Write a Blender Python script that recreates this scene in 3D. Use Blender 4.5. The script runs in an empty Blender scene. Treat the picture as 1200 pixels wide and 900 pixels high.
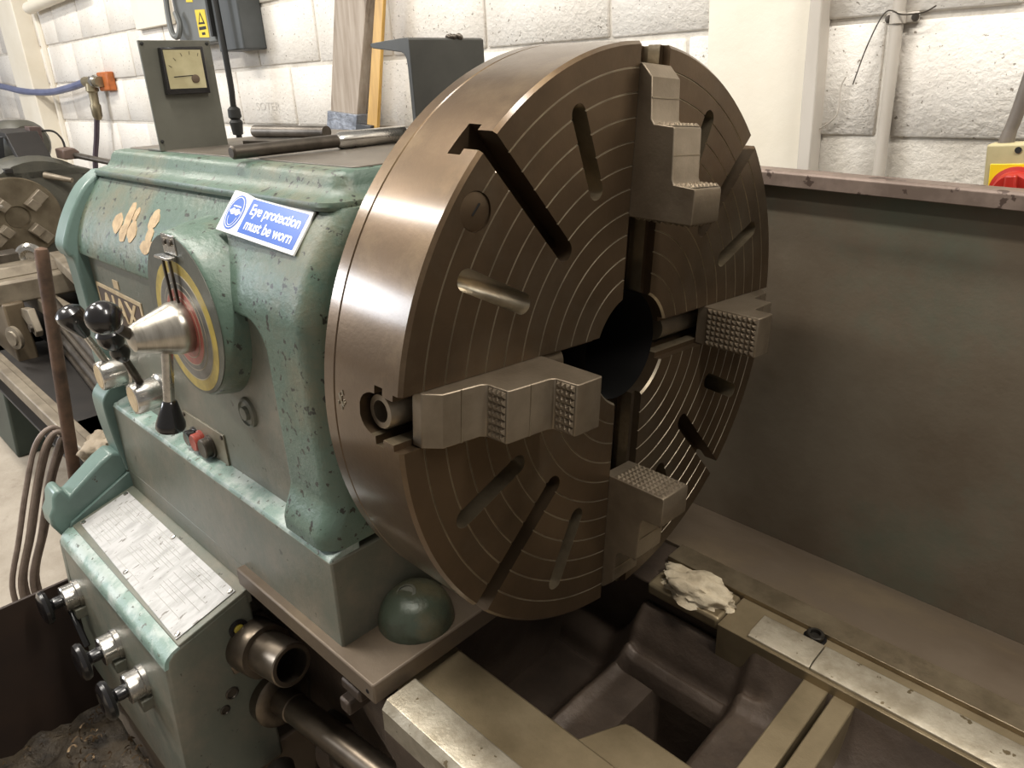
import bpy, bmesh, math, random
from mathutils import Vector, Matrix, noise
random.seed(7)
R = math.radians
scn = bpy.context.scene
col = scn.collection

# ------------------------------------------------------------------ camera
cam_d = bpy.data.cameras.new('camera'); cam = bpy.data.objects.new('camera', cam_d); col.objects.link(cam)
cam_d.sensor_width = 36.0; cam_d.lens = 26.025; cam_d.shift_x = -0.03092; cam_d.shift_y = -0.0343
cam_d.clip_start = 0.02; cam_d.clip_end = 100
rt = Vector((0.7329589, 0.6800493, -0.0174420)); dn = Vector((0.2372561, -0.2795770, -0.9303474)); fw = Vector((-0.6375584, 0.6777682, -0.3662643))
cam.matrix_world = Matrix(((rt.x, -dn.x, -fw.x, 0.570726), (rt.y, -dn.y, -fw.y, -0.788203), (rt.z, -dn.z, -fw.z, 0.382899), (0, 0, 0, 1)))
scn.camera = cam

# ------------------------------------------------------------------ world, lamps, exposure
w = bpy.data.worlds.new('workshop_air'); scn.world = w; w.use_nodes = True
w.node_tree.nodes['Background'].inputs[0].default_value = (1.0, 0.955, 0.9, 1)
w.node_tree.nodes['Background'].inputs[1].default_value = 0.30
scn.view_settings.view_transform = 'Standard'; scn.view_settings.look = 'None'
scn.view_settings.gamma = 1.0; scn.view_settings.use_curve_mapping = False
scn.view_settings.exposure = 0.0

def strip_light(name, loc, target, sx, sy, watts, colr=(1, .95, .87)):
    d = bpy.data.lights.new(name, 'AREA'); d.shape = 'RECTANGLE'; d.size = sx; d.size_y = sy; d.energy = watts; d.color = colr
    o = bpy.data.objects.new(name, d); col.objects.link(o); o.location = loc
    o.rotation_euler = (Vector(target) - Vector(loc)).to_track_quat('-Z', 'Y').to_euler()
    return o
# fluorescent battens under the workshop ceiling
strip_light('ceiling_lamp', (-2.7, -1.55, 2.0), (-2.7, -1.55, 0), 1.6, .16, 75)
strip_light('ceiling_lamp', (1.3, 0.0, 2.0), (1.3, 0.0, 0), 1.6, .16, 60)
strip_light('ceiling_lamp', (-0.9, -0.65, 2.1), (-0.9, -.65, 0), 1.6, .16, 66)
strip_light('ceiling_lamp', (-4.2, -0.6, 2.0), (-4.2, -.6, 0), 1.6, .16, 48)
strip_light('daylight_window', (-6.4, -4.5, 1.35), (0, -.4, .2), 1.8, 1.0, 170, (.88, .93, 1))

# ------------------------------------------------------------------ materials
def lin(c):
    if isinstance(c, str):
        c = tuple(int(c[i:i+2], 16) / 255 for i in (0, 2, 4))
    return tuple((x / 12.92 if x <= .04045 else ((x + .055) / 1.055) ** 2.4) for x in c) + (1,)
def mat(name, c1, c2=None, rough=.5, metal=0.0, scale=6.0, lo=.4, hi=.65, chip=None, chip_scale=30, chip_at=.66, chip_w=.02,
        chip_metal=0.0, bump=0.0, bscale=60, rough2=None, c3=None, c3_scale=2.0, c3_at=(.5, .75), rnd=False, stretch=None, coat=0.0, spec=.5):
    m = bpy.data.materials.new(name); m.use_nodes = True; nt = m.node_tree; N = nt.nodes; L = nt.links
    b = N['Principled BSDF']; b.inputs['Roughness'].default_value = rough; b.inputs['Metallic'].default_value = metal
    b.inputs['Specular IOR Level'].default_value = spec
    if coat: b.inputs['Coat Weight'].default_value = coat; b.inputs['Coat Roughness'].default_value = .16
    tc = N.new('ShaderNodeTexCoord'); vec = tc.outputs['Object']
    if rnd:
        oi = N.new('ShaderNodeObjectInfo'); mu = N.new('ShaderNodeMath'); mu.operation = 'MULTIPLY'; mu.inputs[1].default_value = 57.3
        L.new(oi.outputs['Random'], mu.inputs[0]); va = N.new('ShaderNodeVectorMath'); va.operation = 'ADD'
        L.new(vec, va.inputs[0]); L.new(mu.outputs[0], va.inputs[1]); vec = va.outputs[0]
    if stretch:
        mp = N.new('ShaderNodeMapping'); mp.inputs['Scale'].default_value = stretch; L.new(vec, mp.inputs['Vector']); vec = mp.outputs[0]
    def nz(s, det=6, ro=.6):
        n = N.new('ShaderNodeTexNoise'); n.inputs['Scale'].default_value = s; n.inputs['Detail'].default_value = det; n.inputs['Roughness'].default_value = ro
        L.new(vec, n.inputs['Vector']); return n.outputs['Fac']
    def ramp(src, a, bb):
        r = N.new('ShaderNodeMapRange'); r.inputs['From Min'].default_value = a; r.inputs['From Max'].default_value = bb; L.new(src, r.inputs['Value']); return r.outputs[0]
    def mixc(f, A, B):
        x = N.new('ShaderNodeMix'); x.data_type = 'RGBA'; L.new(f, x.inputs[0])
        for k, v in ((6, A), (7, B)):
            if isinstance(v, tuple): x.inputs[k].default_value = v
            else: L.new(v, x.inputs[k])
        return x.outputs[2]
    cur = lin(c1)
    if c2 is not None:
        f = ramp(nz(scale), lo, hi); cur = mixc(f, cur, lin(c2))
        if rough2 is not None:
            mr = N.new('ShaderNodeMapRange'); mr.inputs['To Min'].default_value = rough; mr.inputs['To Max'].default_value = rough2; L.new(f, mr.inputs['Value']); L.new(mr.outputs[0], b.inputs['Roughness'])
    if c3 is not None:
        cur = mixc(ramp(nz(c3_scale, 8, .7), *c3_at), cur, lin(c3))
    if chip is not None:
        f = ramp(nz(chip_scale, 4, .55), chip_at, chip_at + chip_w); cur = mixc(f, cur, lin(chip))
        if chip_metal: L.new(ramp(f, 0, 1 / chip_metal), b.inputs['Metallic'])
    if isinstance(cur, tuple): b.inputs['Base Color'].default_value = cur
    else: L.new(cur, b.inputs['Base Color'])
    if bump:
        bp = N.new('ShaderNodeBump'); bp.inputs['Strength'].default_value = 1; bp.inputs['Distance'].default_value = bump
        L.new(nz(bscale, 8, .65), bp.inputs['Height']); L.new(bp.outputs[0], b.inputs['Normal'])
    return m

GREEN = mat('green_paint', '5a6d61', '475d50', .32, 0, 5, .35, .7, chip='2b2c25', chip_scale=70, chip_at=.622, chip_w=.02, bump=.0016, bscale=55, c3='746c56', c3_scale=4.5, c3_at=(.48, .72), rough2=.45)
GREEN_D = mat('green_paint_grimy', '686b5f', '585f55', .42, 0, 6, .35, .65, chip='46453a', chip_scale=60, chip_at=.69, c3='7a7466', c3_scale=6, c3_at=(.44, .66), bump=.0008, bscale=50)
GREEN_LEDGE = mat('green_paint_chipped', '7b9288', 'a9b4ae', .35, 0, 22, .45, .6, chip='5a5f55', chip_scale=90, chip_at=.62, chip_w=.04, bump=.0015, bscale=90)
GREEN_LIGHT = mat('green_paint_clean', '6a7f78', '5b706a', .33, 0, 8, chip='4a4a40', chip_scale=45, chip_at=.7, bump=.0006, bscale=40)
LIDTOP = mat('oily_lid', '6a6258', '504a42', .42, .25, 9, .35, .7, bump=.0008, bscale=40)
FACE = mat('turned_face_steel', '645340', '483b2d', .40, .85, 5, .35, .7, c3='6a6153', c3_scale=3, c3_at=(.5, .8), rough2=.48, bump=.00025, bscale=120)
GROOVE = mat('bright_steel_glint', 'a39885', '8b806e', .38, .85, 20)  # light caught in the ring grooves, put into the colour; scribed jaw lines share it
RIM = mat('rim_steel', '5e4a33', '493823', .36, .72, 5, .35, .7, c3='6d5a41', c3_scale=12, c3_at=(.5, .75), rough2=.48, bump=.00022, bscale=160, coat=.65)
JAW = mat('jaw_steel', '8a7e6d', '706454', .45, .8, 14, .35, .7, bump=.0004, bscale=160)
WORN = mat('worn_steel', '9a8c74', '7c6f5a', .36, .8, 18, .35, .65, c3='5f513f', c3_scale=12, c3_at=(.55, .8), bump=.0006, bscale=70)
TAN = mat('oiled_way', '94856a', '7b6d54', .40, .6, 12, .35, .7, bump=.0004, bscale=80)
LIGHTWAY = mat('scraped_way', 'b3aa98', '988e7b', .38, .65, 25, .4, .62, chip='6d6049', chip_scale=55, chip_at=.66, bump=.0006, bscale=110)
CAST = mat('dirty_casting', '54473c', '3e342c', .5, .3, 9, .35, .7, c3='6a5c4c', c3_scale=5, c3_at=(.55, .8), bump=.0018, bscale=35)
DARKHOLE = mat('hole_shade_black', '0f0d0c', '090807', .7, 0, spec=.2)  # near-black colour stands in for the shade inside bores, sockets and holes
BLACKST = mat('black_steel', '4a4640', '35322d', .35, .8)
SPINDLE = mat('spindle_steel', '4a4036', '2c2621', .4, .8)
CHROME = mat('worn_chrome', 'c9c6c0', '9d9890', .2, .95, 30, .4, .7, rough2=.34)
CONEM = mat('turned_alloy', 'b9b3a8', '958f84', .3, .9, 16, .4, .7, stretch=(1, 6, 1))
BLACK = mat('black_plastic', '141314', '1d1b1b', .22, 0, 10, coat=.3)
YEL = mat('dial_yellow', 'b59f4a', '9a8742', .4, 0, 40); GREYD = mat('dial_grey', '5f5d58', '73706a', .4, .2, 50); REDD = mat('dial_red', 'a8584c', '8d4a42', .4, 0, 50); WHT = mat('dial_white', 'b7ae97', 'a09880', .45)
BOSSF = mat('boss_face', '4d4f47', '5b5c52', .42, .2, 20, bump=.0005, bscale=80)
PLATE = mat('instruction_alloy', 'b4b3b2', '9b9a98', .5, .15, 45, .45, .65, stretch=(1, .25, 1), chip='77736d', chip_scale=110, chip_at=.64, bump=.0005, bscale=130)
STEELDK = mat('dark_steel', '635c54', '453f38', .4, .75, 15)
BRONZE = mat('oiled_collar', '7f7466', '544a3f', .34, .85, 10, .35, .7)
SPLASH = mat('splash_sheet', '6c6355', '5c5041', .5, .1, 3.5, .35, .65, c3='586154', c3_scale=2.2, c3_at=(.5, .72), bump=.0015, bscale=14, rough2=.6)
RAIL = mat('splash_rail', '6d5f56', '8a7a70', .5, .35, 16, .4, .7, chip='4d3f38', chip_scale=30, chip_at=.62)
TRAYM = mat('tray_sheet', '6e6152', '5a4c3d', .5, .3, 6, .35, .7, c3='85765f', c3_scale=3, c3_at=(.5, .8), bump=.001, bscale=20)
CHIPTRAY = mat('chip_tray_sheet', '34271f', '2a201b', .55, .2, 6)
SWARFBED = mat('oily_swarf_bed', '4c4234', '2c251d', .5, .2, 20, .4, .65, bump=.006, bscale=45)
SWARF = mat('swarf', '8b765c', '5c4a38', .3, .85, 60)
BLOCK = mat('painted_block', 'e9e4dc', 'ddd6cc', .62, 0, 5, .4, .7, chip='8f8679', chip_scale=95, chip_at=.655, chip_w=.03, bump=.004, bscale=70, rnd=True)
MORTAR = mat('painted_mortar', 'd9d3c9', 'c2bbb0', .7, 0, 12, bump=.004, bscale=60)
PANELM = mat('painted_board', 'e6dfd0', 'dcd3c1', .6, 0, 3, .4, .7, chip='a09580', chip_scale=30, chip_at=.74, bump=.0012, bscale=25)
BATTEN = mat('painted_batten', 'c2bbb1', 'b0a89d', .55, 0, 6, .4, .7, chip='8d8478', chip_scale=26, chip_at=.71, stretch=(1, 1, .3))
FLOORM = mat('concrete', 'b3a99b', '988d7e', .75, 0, 4, .35, .65, c3='7f7466', c3_scale=9, c3_at=(.58, .8), bump=.004, bscale=30)
METERP = mat('meter_panel', '626158', '57564d', .42, .1, 9, c3='736a5c', c3_scale=4, c3_at=(.55, .8))
METERF = mat('meter_face', 'b9b08c', 'a49a76', .5, 0, 14)
GREYBOX = mat('grey_enclosure', '6b6d6c', '5b5d5c', .5, 0, 4); GREYBOX2 = mat('dark_enclosure', '4c4f50', '424545', .5, 0, 4)
YSTICK = mat('yellow_sticker', 'e3c63a', 'd4b632', .5); BLKPRINT = mat('black_print', '1a1a18', None, .6)
WOOD = mat('plank_wood', 'a99d90', '8d7f70', .65, 0, 5, .35, .65, stretch=(9, 9, .7), c3='74675a', c3_scale=2.5, c3_at=(.55, .7))
YWOOD = mat('varnished_handle', 'c39a4e', 'ab8440', .4, 0, 6, stretch=(8, 8, 1))
TAPE = mat('silver_tape', '8f9299', '6b6e75', .35, .5, 25, .4, .6, bump=.003, bscale=40)
WHITE = mat('sign_white', 'f0f0ee', None, .3); BLUE = mat('sign_blue', '2f5fb8', '2a57ab', .3, 0, 8)
CREAM = mat('badge_cream', 'cdb894', 'b9a17b', .5, 0, 40); BROWN = mat('badge_brown', '544439', '463830', .5)
FILLER = mat('bare_filler', 'b39a75', '977e5b', .6, 0, 60, bump=.001, bscale=100)
REDB = mat('red_button', 'a5483a', '8d3c30', .4); KNOBRED = mat('switch_red', 'b22a20', '9d241c', .35)
ISOY = mat('isolator_yellow', 'e8c81e', 'd9b91b', .4); ISOG = mat('isolator_housing', 'b8ad84', 'a59a74', .5, 0, 12)
ORANGE = mat('orange_block', 'b8662e', '9d5526', .5, 0, 30); BRASSM = mat('brass', '93886f', '756b57', .4, .7)
HOSEB = mat('blue_hose', '6a7191', '5b6180', .45); HOSEP = mat('purple_hose', '4d4149', '3d343b', .5)
RUST = mat('rusty_rod', '624a3a', '46352a', .65, .2, 25, bump=.0015, bscale=70)
CABLE = mat('grimy_cable', '85766b', '6a5c52', .55, 0, 20)
CLOTH = mat('greasy_rag', 'c9bca2', 'a3937a', .7, 0, 14, bump=.003, bscale=50)
OLD = mat('old_machine_paint', '504e45', '403f38', .5, .1, 8, c3='6f6a58', c3_scale=5, c3_at=(.55, .8), bump=.001, bscale=40)
OLDG = mat('old_machine_grey', '55565a', '484a4d', .5, .1, 8)
OLDTAN = mat('old_machine_tan', '867c6c', '6c6254', .45, .3, 12)
OLDDK = mat('old_machine_dark', '2a2623', '1f1c1a', .55, .2)
OLDCH = mat('old_chuck_face', '7b7160', '645a4b', .4, .7, 10)
PLINTH = mat('old_machine_plinth', '3f4a44', '343d38', .5, .1)

# ------------------------------------------------------------------ mesh helpers
PIV = Vector((-.25, 0, 0))
HM = Matrix.Translation(PIV) @ Matrix.Rotation(R(-1.8), 4, 'Y') @ Matrix.Translation(-PIV)   # the building's and headstock's level
ID = Matrix.Identity(4)
def nb(): return bmesh.new()
def face(bm, vs):
    try: return bm.faces.new(vs)
    except ValueError: return None
def hexa(bm, p):
    v = [bm.verts.new(q) for q in p]
    for f in ((0, 3, 2, 1), (4, 5, 6, 7), (0, 1, 5, 4), (1, 2, 6, 5), (2, 3, 7, 6), (3, 0, 4, 7)): face(bm, [v[i] for i in f])
    return bm
def box(bm, x0, x1, y0, y1, z0, z1):
    return hexa(bm, [(x0, y0, z0), (x1, y0, z0), (x1, y1, z0), (x0, y1, z0), (x0, y0, z1), (x1, y0, z1), (x1, y1, z1), (x0, y1, z1)])
def p3(axis, a, q):
    return {'x': (a, q[0], q[1]), 'y': (q[0], a, q[1]), 'z': (q[0], q[1], a)}[axis]
def prism(bm, pts, axis, a, b):
    A = [bm.verts.new(p3(axis, a, q)) for q in pts]; B = [bm.verts.new(p3(axis, b, q)) for q in pts]
    face(bm, A[::-1]); face(bm, B); n = len(pts)
    for i in range(n): face(bm, (A[i], A[(i + 1) % n], B[(i + 1) % n], B[i]))
    return bm
def loft(bm, rings, closed=True, cap=True):
    V = [[bm.verts.new(p) for p in r] for r in rings]; n = len(rings[0])
    for a, b in zip(V, V[1:]):
        for i in range(n if closed else n - 1): face(bm, (a[i], a[(i + 1) % n], b[(i + 1) % n], b[i]))
    if cap: face(bm, V[0][::-1]); face(bm, V[-1])
    return V
def frame_of(d):
    d = Vector(d).normalized(); u = d.orthogonal().normalized(); return d, u, d.cross(u)
def rev(bm, prof, p0, d, n=28, cap=True):
    d, u, v = frame_of(d); p0 = Vector(p0); rings = []
    for r, h in prof:
        rings.append([p0 + d * h + (u * math.cos(2 * math.pi * k / n) + v * math.sin(2 * math.pi * k / n)) * max(r, 1e-5) for k in range(n)])
    loft(bm, rings, True, cap); return bm
def cyl(bm, p0, p1, r0, r1=None, n=20):
    p0 = Vector(p0); p1 = Vector(p1); return rev(bm, [(r0, 0), (r0 if r1 is None else r1, (p1 - p0).length)], p0, p1 - p0, n)
def ball(bm, c, r, d=(0, 0, 1), sx=1.0, n=24):
    return rev(bm, [(r * math.sin(math.pi * k / 14), -r * sx * math.cos(math.pi * k / 14)) for k in range(15)], c, d, n)
def spline(pts, sub=8):
    P = [Vector(p) for p in pts]; out = []
    for i in range(len(P) - 1):
        a, b, c, d = P[max(i - 1, 0)], P[i], P[i + 1], P[min(i + 2, len(P) - 1)]
        for k in range(sub):
            t = k / sub
            out.append(.5 * ((2 * b) + (c - a) * t + (2 * a - 5 * b + 4 * c - d) * t * t + (3 * b - a - 3 * c + d) * t ** 3))
    return out + [P[-1]]
def tube(bm, pts, r, n=10, sub=8, rr=None):
    P = spline(pts, sub); rings = []; u = None
    for i, p in enumerate(P):
        d = (P[min(i + 1, len(P) - 1)] - P[max(i - 1, 0)]).normalized()
        u = d.orthogonal().normalized() if u is None else (u - d * u.dot(d)).normalized(); v = d.cross(u)
        q = r if rr is None else rr(i / (len(P) - 1))
        rings.append([p + (u * math.cos(2 * math.pi * k / n) + v * math.sin(2 * math.pi * k / n)) * q for k in range(n)])
    loft(bm, rings); return bm
def mesh_of(name, bm, m, angle=35):
    bmesh.ops.remove_doubles(bm, verts=bm.verts, dist=2e-5)
    bmesh.ops.recalc_face_normals(bm, faces=bm.faces)
    me = bpy.data.meshes.new(name); bm.to_mesh(me); bm.free()
    me.materials.append(m)
    for p in me.polygons: p.use_smooth = True
    me.set_sharp_from_angle(angle=R(angle)); return me
def link(o, parent=None, fr=ID):
    col.objects.link(o)
    if parent is not None:
        o.parent = parent; o.matrix_parent_inverse = parent['_w'] if False else WM[parent.name].inverted()
    o.matrix_basis = fr.copy(); WM[o.name] = fr.copy(); return o
WM = {}
def obj(name, bm, m, parent=None, fr=ID, bevel=0, segs=2, angle=35):
    o = bpy.data.objects.new(name, mesh_of(name, bm, m, angle)); link(o, parent, fr)
    if bevel:
        b = o.modifiers.new('edge', 'BEVEL'); b.width = bevel; b.segments = segs; b.limit_method = 'ANGLE'; b.angle_limit = R(40); b.harden_normals = False
    return o
def tag(o, label, cat, group=None, kind=None):
    o['label'] = label; o['category'] = cat
    if group: o['group'] = group
    if kind: o['kind'] = kind
    return o
def thing(name, label, cat, loc=(0, 0, 0), group=None, fr=ID):
    o = bpy.data.objects.new(name, None); o.empty_display_size = .05
    link(o, None, fr @ Matrix.Translation(loc)); return tag(o, label, cat, group)
def structure(o): o['kind'] = 'structure'; return o
def text_mesh(name, s, size, mtx, m, parent, fr=ID, depth=.0004, sx=1.0, bold=0.0, spacing=1.0):
    c = bpy.data.curves.new(name, 'FONT'); c.body = s; c.size = size; c.align_x = 'CENTER'; c.align_y = 'CENTER'; c.extrude = depth; c.offset = bold; c.resolution_u = 3; c.space_character = spacing
    t = bpy.data.objects.new('tmp', c); col.objects.link(t); dg = bpy.context.evaluated_depsgraph_get()
    me = bpy.data.meshes.new_from_object(t.evaluated_get(dg)); bpy.data.objects.remove(t); bpy.data.curves.remove(c)
    me.transform(mtx @ Matrix.Diagonal((sx, 1, 1, 1))); me.materials.clear(); me.materials.append(m)
    o = bpy.data.objects.new(name, me); return link(o, parent, fr)
def smooth(a, b, x):
    t = min(1, max(0, (x - a) / (b - a))); return t * t * (3 - 2 * t)

# ================================================================== SETTING
# back wall: mortar core, then each painted block
o = structure(obj('wall_back', box(nb(), -7.2, 3.5, .8035, .98, -1.25, 1.6), MORTAR, None, HM))
wall = o
BLK = {}
def block_mesh(wd):
    k = round(wd, 3)
    if k not in BLK:
        bm = nb(); box(bm, -wd / 2, wd / 2, .797, .83, -.106, .106)
        bmesh.ops.bevel(bm, geom=list(bm.edges), offset=.004, segments=1, affect='EDGES'); BLK[k] = mesh_of('brick', bm, BLOCK, 60)
    return BLK[k]
course = .2265; z0 = .4325
for r in range(-3, 4):
    zc = z0 + (r + .5) * course
    joint = -.66 if r % 2 == 0 else -.435          # a vertical joint of this course
    k = -16
    while True:
        xa = joint + .451 * k; k += 1
        if xa > 1.6: break
        if xa < -7.1: continue
        xb = xa + .451
        if zc < .1 and xa > -2.9: continue           # hidden behind the machine
        if xa > -.82 and zc < .12: continue
        b = bpy.data.objects.new('brick', block_mesh(.451 - .009)); col.objects.link(b); b.parent = wall; b.matrix_parent_inverse = HM.inverted()
        b.matrix_basis = HM @ Matrix.Translation(((xa + xb) / 2, random.uniform(-.0025, .0025), zc + random.uniform(-.002, .002)))
# smooth painted board, batten and pier
structure(obj('trim_1', box(nb(), -.372, -.118, .786, .80, -.35, 1.2), PANELM, None, HM, .002))
structure(obj('trim_2', prism(nb(), [(-.121 - .012, 1.2), (-.098 + .003, 1.2), (-.098 - .004, .6), (-.098, .3), (-.099, .0), (-.126, .0), (-.128, .3), (-.124, .6)], 'y', .755, .802), BATTEN, None, HM, .003))
structure(obj('trim_3', box(nb(), -5.75, -5.36, .70, .82, -1.2, 1.6), PANELM, None, HM, .006))
structure(obj('trim_4', box(nb(), -3.62, -3.2, .772, .80, .65, 1.6), PANELM, None, HM, .004))
structure(obj('floor', box(nb(), -8, 3, -6, .9, -1.2, -1.15), FLOORM))

text_mesh('wall_pencil_writing', 'SOTER', .045, HM @ Matrix.Translation((-2.452, .7935, .282)) @ Matrix(((1, 0, 0, 0), (0, 0, -1, 0), (0, 1, 0, 0), (0, 0, 0, 1))), mat('pencil_grey', 'c6c0b8', None, .7), wall, ID, .0003, 1.5, 0)

# ================================================================== FACEPLATE CHUCK
RO = .4; TH = .144
def disc_mesh():
    bm = nb(); g = .0011; dg = .0016
    prof = [(.080, -.003), (.083, 0)]
    for k in range(10, -1, -1):
        r = (.925 - .0725 * k) * RO
        if r < .088: continue
        prof += [(r - g, 0), (r - g * .5, -dg), (r + g * .5, -dg), (r + g, 0)]
    prof += [(RO - .004, 0), (RO, -.004), (RO, -.118), (RO - .0012, -.119), (RO - .0012, -.1205), (RO, -.1215), (RO, -TH + .004), (RO - .004, -TH), (.080, -TH)]
    n = 200; rings = []
    for r, x in prof: rings.append([(x, r * math.cos(2 * math.pi * (k + .5) / n), r * math.sin(2 * math.pi * (k + .5) / n)) for k in range(n)])
    V = loft(bm, rings, True, False)
    for i in range(n): face(bm, (V[-1][i], V[-1][(i + 1) % n], V[0][(i + 1) % n], V[0][i]))
    bmesh.ops.recalc_face_normals(bm, faces=bm.faces)
    me = bpy.data.meshes.new('disc'); bm.to_mesh(me); bm.free(); return me
def rotx(bm, ang, verts): bmesh.ops.rotate(bm, verts=verts, cent=(0, 0, 0), matrix=Matrix.Rotation(ang, 3, 'X'))
def add_rot(bm, build, ang):
    n0 = len(bm.verts); build(bm); bm.verts.ensure_lookup_table(); rotx(bm, ang, bm.verts[n0:])
def jaw_slot(bm):
    h = [(.01, .0316), (-.012, .0316), (-.012, .0245), (-.030, .0245), (-.030, .034), (-.044, .034), (-.044, .0245), (-.052, .0238), (-.058, .0216), (-.064, .0178), (-.068, .013), (-.0705, .007)]
    sec = [(x, v) for x, v in h] + [(x, -v) for x, v in h[::-1]]
    A = [bm.verts.new((x, .052, v)) for x, v in sec]; B = [bm.verts.new((x, .46, v)) for x, v in sec]; n = len(sec)
    face(bm, A); face(bm, B[::-1])
    for i in range(n): face(bm, (A[i], B[i], B[(i + 1) % n], A[(i + 1) % n]))
def stadium(bm, r0, r1, hw, xa, xb, round_out=True):
    pts = [(r0 + hw - hw * math.cos(a), hw * math.sin(a)) for a in [R(t) for t in range(-90, 91, 18)]]
    if round_out: pts += [(r1 - hw + hw * math.cos(a), hw * math.sin(a)) for a in [R(t) for t in range(90, -91, -18)]]
    else: pts += [(r1, hw), (r1, -hw)]
    A = [bm.verts.new((xa, p, q)) for p, q in pts]; B = [bm.verts.new((xb, p, q)) for p, q in pts]; n = len(pts)
    face(bm, A); face(bm, B[::-1])
    for i in range(n): face(bm, (A[i], B[i], B[(i + 1) % n], A[(i + 1) % n]))
c1 = nb(); c2 = nb()
for q in range(4):
    add_rot(c1, jaw_slot, q * math.pi / 2)
    add_rot(c1, lambda b: stadium(b, .518 * RO, .47, .0133, .02, -.03, False), q * math.pi / 2 + math.pi / 4)
    add_rot(c2, lambda b: box(b, -.046, -.026, .21, .47, -.0215, .0215), q * math.pi / 2 + math.pi / 4)
    for s in (-1, 1): add_rot(c1, lambda b: stadium(b, .585 * RO, .885 * RO, .0128, .02, -.2), q * math.pi / 2 + math.pi / 4 + s * R(20.5))
def cut(me, cbm):
    bmesh.ops.recalc_face_normals(cbm, faces=cbm.faces); cm = bpy.data.meshes.new('cut'); cbm.to_mesh(cm); cbm.free()
    a = bpy.data.objects.new('a', me); c = bpy.data.objects.new('c', cm); col.objects.link(a); col.objects.link(c)
    md = a.modifiers.new('b', 'BOOLEAN'); md.operation = 'DIFFERENCE'; md.solver = 'EXACT'; md.object = c
    dg = bpy.context.evaluated_depsgraph_get(); out = bpy.data.meshes.new_from_object(a.evaluated_get(dg))
    bpy.data.objects.remove(a); bpy.data.objects.remove(c); return out
pa = R(144.6); pc = Vector((0, .366 * math.cos(pa), .366 * math.sin(pa)))
rev(c2, [(.0215, 0), (.0215, .03)], pc + Vector((-.003, 0, 0)), (1, 0, 0), 32)      # counterbore for the plug
disc = cut(cut(disc_mesh(), c1), c2)
disc.materials.clear(); disc.materials.append(FACE); disc.materials.append(RIM); disc.materials.append(GROOVE); disc.materials.append(WORN)
for p in disc.polygons:
    p.use_smooth = True; c = p.center
    rr = math.hypot(c.y, c.z); nr = (p.normal.y * c.y + p.normal.z * c.z) / max(rr, 1e-6)
    wall_ = abs(p.normal.x) < .3 and .09 < rr < .398 and c.x < -.0017
    off = abs((math.degrees(math.atan2(c.z, c.y)) % 90) - 45)  # small near the long slots, whose shade is put in as darker wall steel
    p.material_index = (0 if off < 9 else 3) if wall_ else 1 if (rr > .39 and nr > .5) else (2 if -.0016 <= c.x < -.0002 and rr < .39 and abs(p.normal.x) > .2 else 0)
disc.set_sharp_from_angle(angle=R(25)); disc.name = 'faceplate_disc'
CM = Matrix.Rotation(R(-4.8), 4, 'X')
chuck = thing('faceplate_chuck', 'huge round four-jaw faceplate of brown oiled steel with ring grooves and slots', 'lathe chuck', fr=CM)
o = bpy.data.objects.new('faceplate_disc', disc); link(o, chuck, CM)
o = obj('spindle_nose', rev(nb(), [(.082, -.004), (.13, -.004), (.13, .10), (.082, .10)], (-TH, 0, 0), (-1, 0, 0), 40, False), SPINDLE, chuck, CM)
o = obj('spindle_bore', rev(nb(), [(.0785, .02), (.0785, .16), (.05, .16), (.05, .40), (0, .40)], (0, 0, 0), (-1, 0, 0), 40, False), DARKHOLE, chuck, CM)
jp = [(-.0115, .187), (.092, .187), (.094, .190), (.094, .228), (.0925, .2315), (.063, .2335), (.060, .240), (.057, .2985), (.0555, .3015), (.027, .3035), (.0225, .309), (.0185, .358), (.003, .374), (-.0115, .375)]
def teeth_grid(bm, origin, ax_u, ax_v, nrm, nu, nv, su, sv, h):
    origin = Vector(origin); ax_u = Vector(ax_u); ax_v = Vector(ax_v); nrm = Vector(nrm)
    for i in range(nu):
        for j in range(nv):
            c = origin + ax_u * (i + .5) * su + ax_v * (j + .5) * sv; a = su * .47; b = sv * .47; t = .22
            lo = [bm.verts.new(c + ax_u * x * a + ax_v * y * b) for x, y in ((-1, -1), (1, -1), (1, 1), (-1, 1))]
            hi = [bm.verts.new(c + ax_u * x * a * t + ax_v * y * b * t + nrm * h) for x, y in ((-1, -1), (1, -1), (1, 1), (-1, 1))]
            face(bm, hi)
            for k in range(4): face(bm, (lo[k], lo[(k + 1) % 4], hi[(k + 1) % 4], hi[k]))
jaw_names = ['jaw'] * 4
def jaw_bm():
    bm = nb()
    A = [bm.verts.new((x, u, -.031)) for x, u in jp]; B = [bm.verts.new((x, u, .031)) for x, u in jp]; n = len(jp)
    face(bm, A); face(bm, B[::-1])
    for i in range(n): face(bm, (A[i], B[i], B[(i + 1) % n], A[(i + 1) % n]))
    return bm
jm = tm = sm = None
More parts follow.
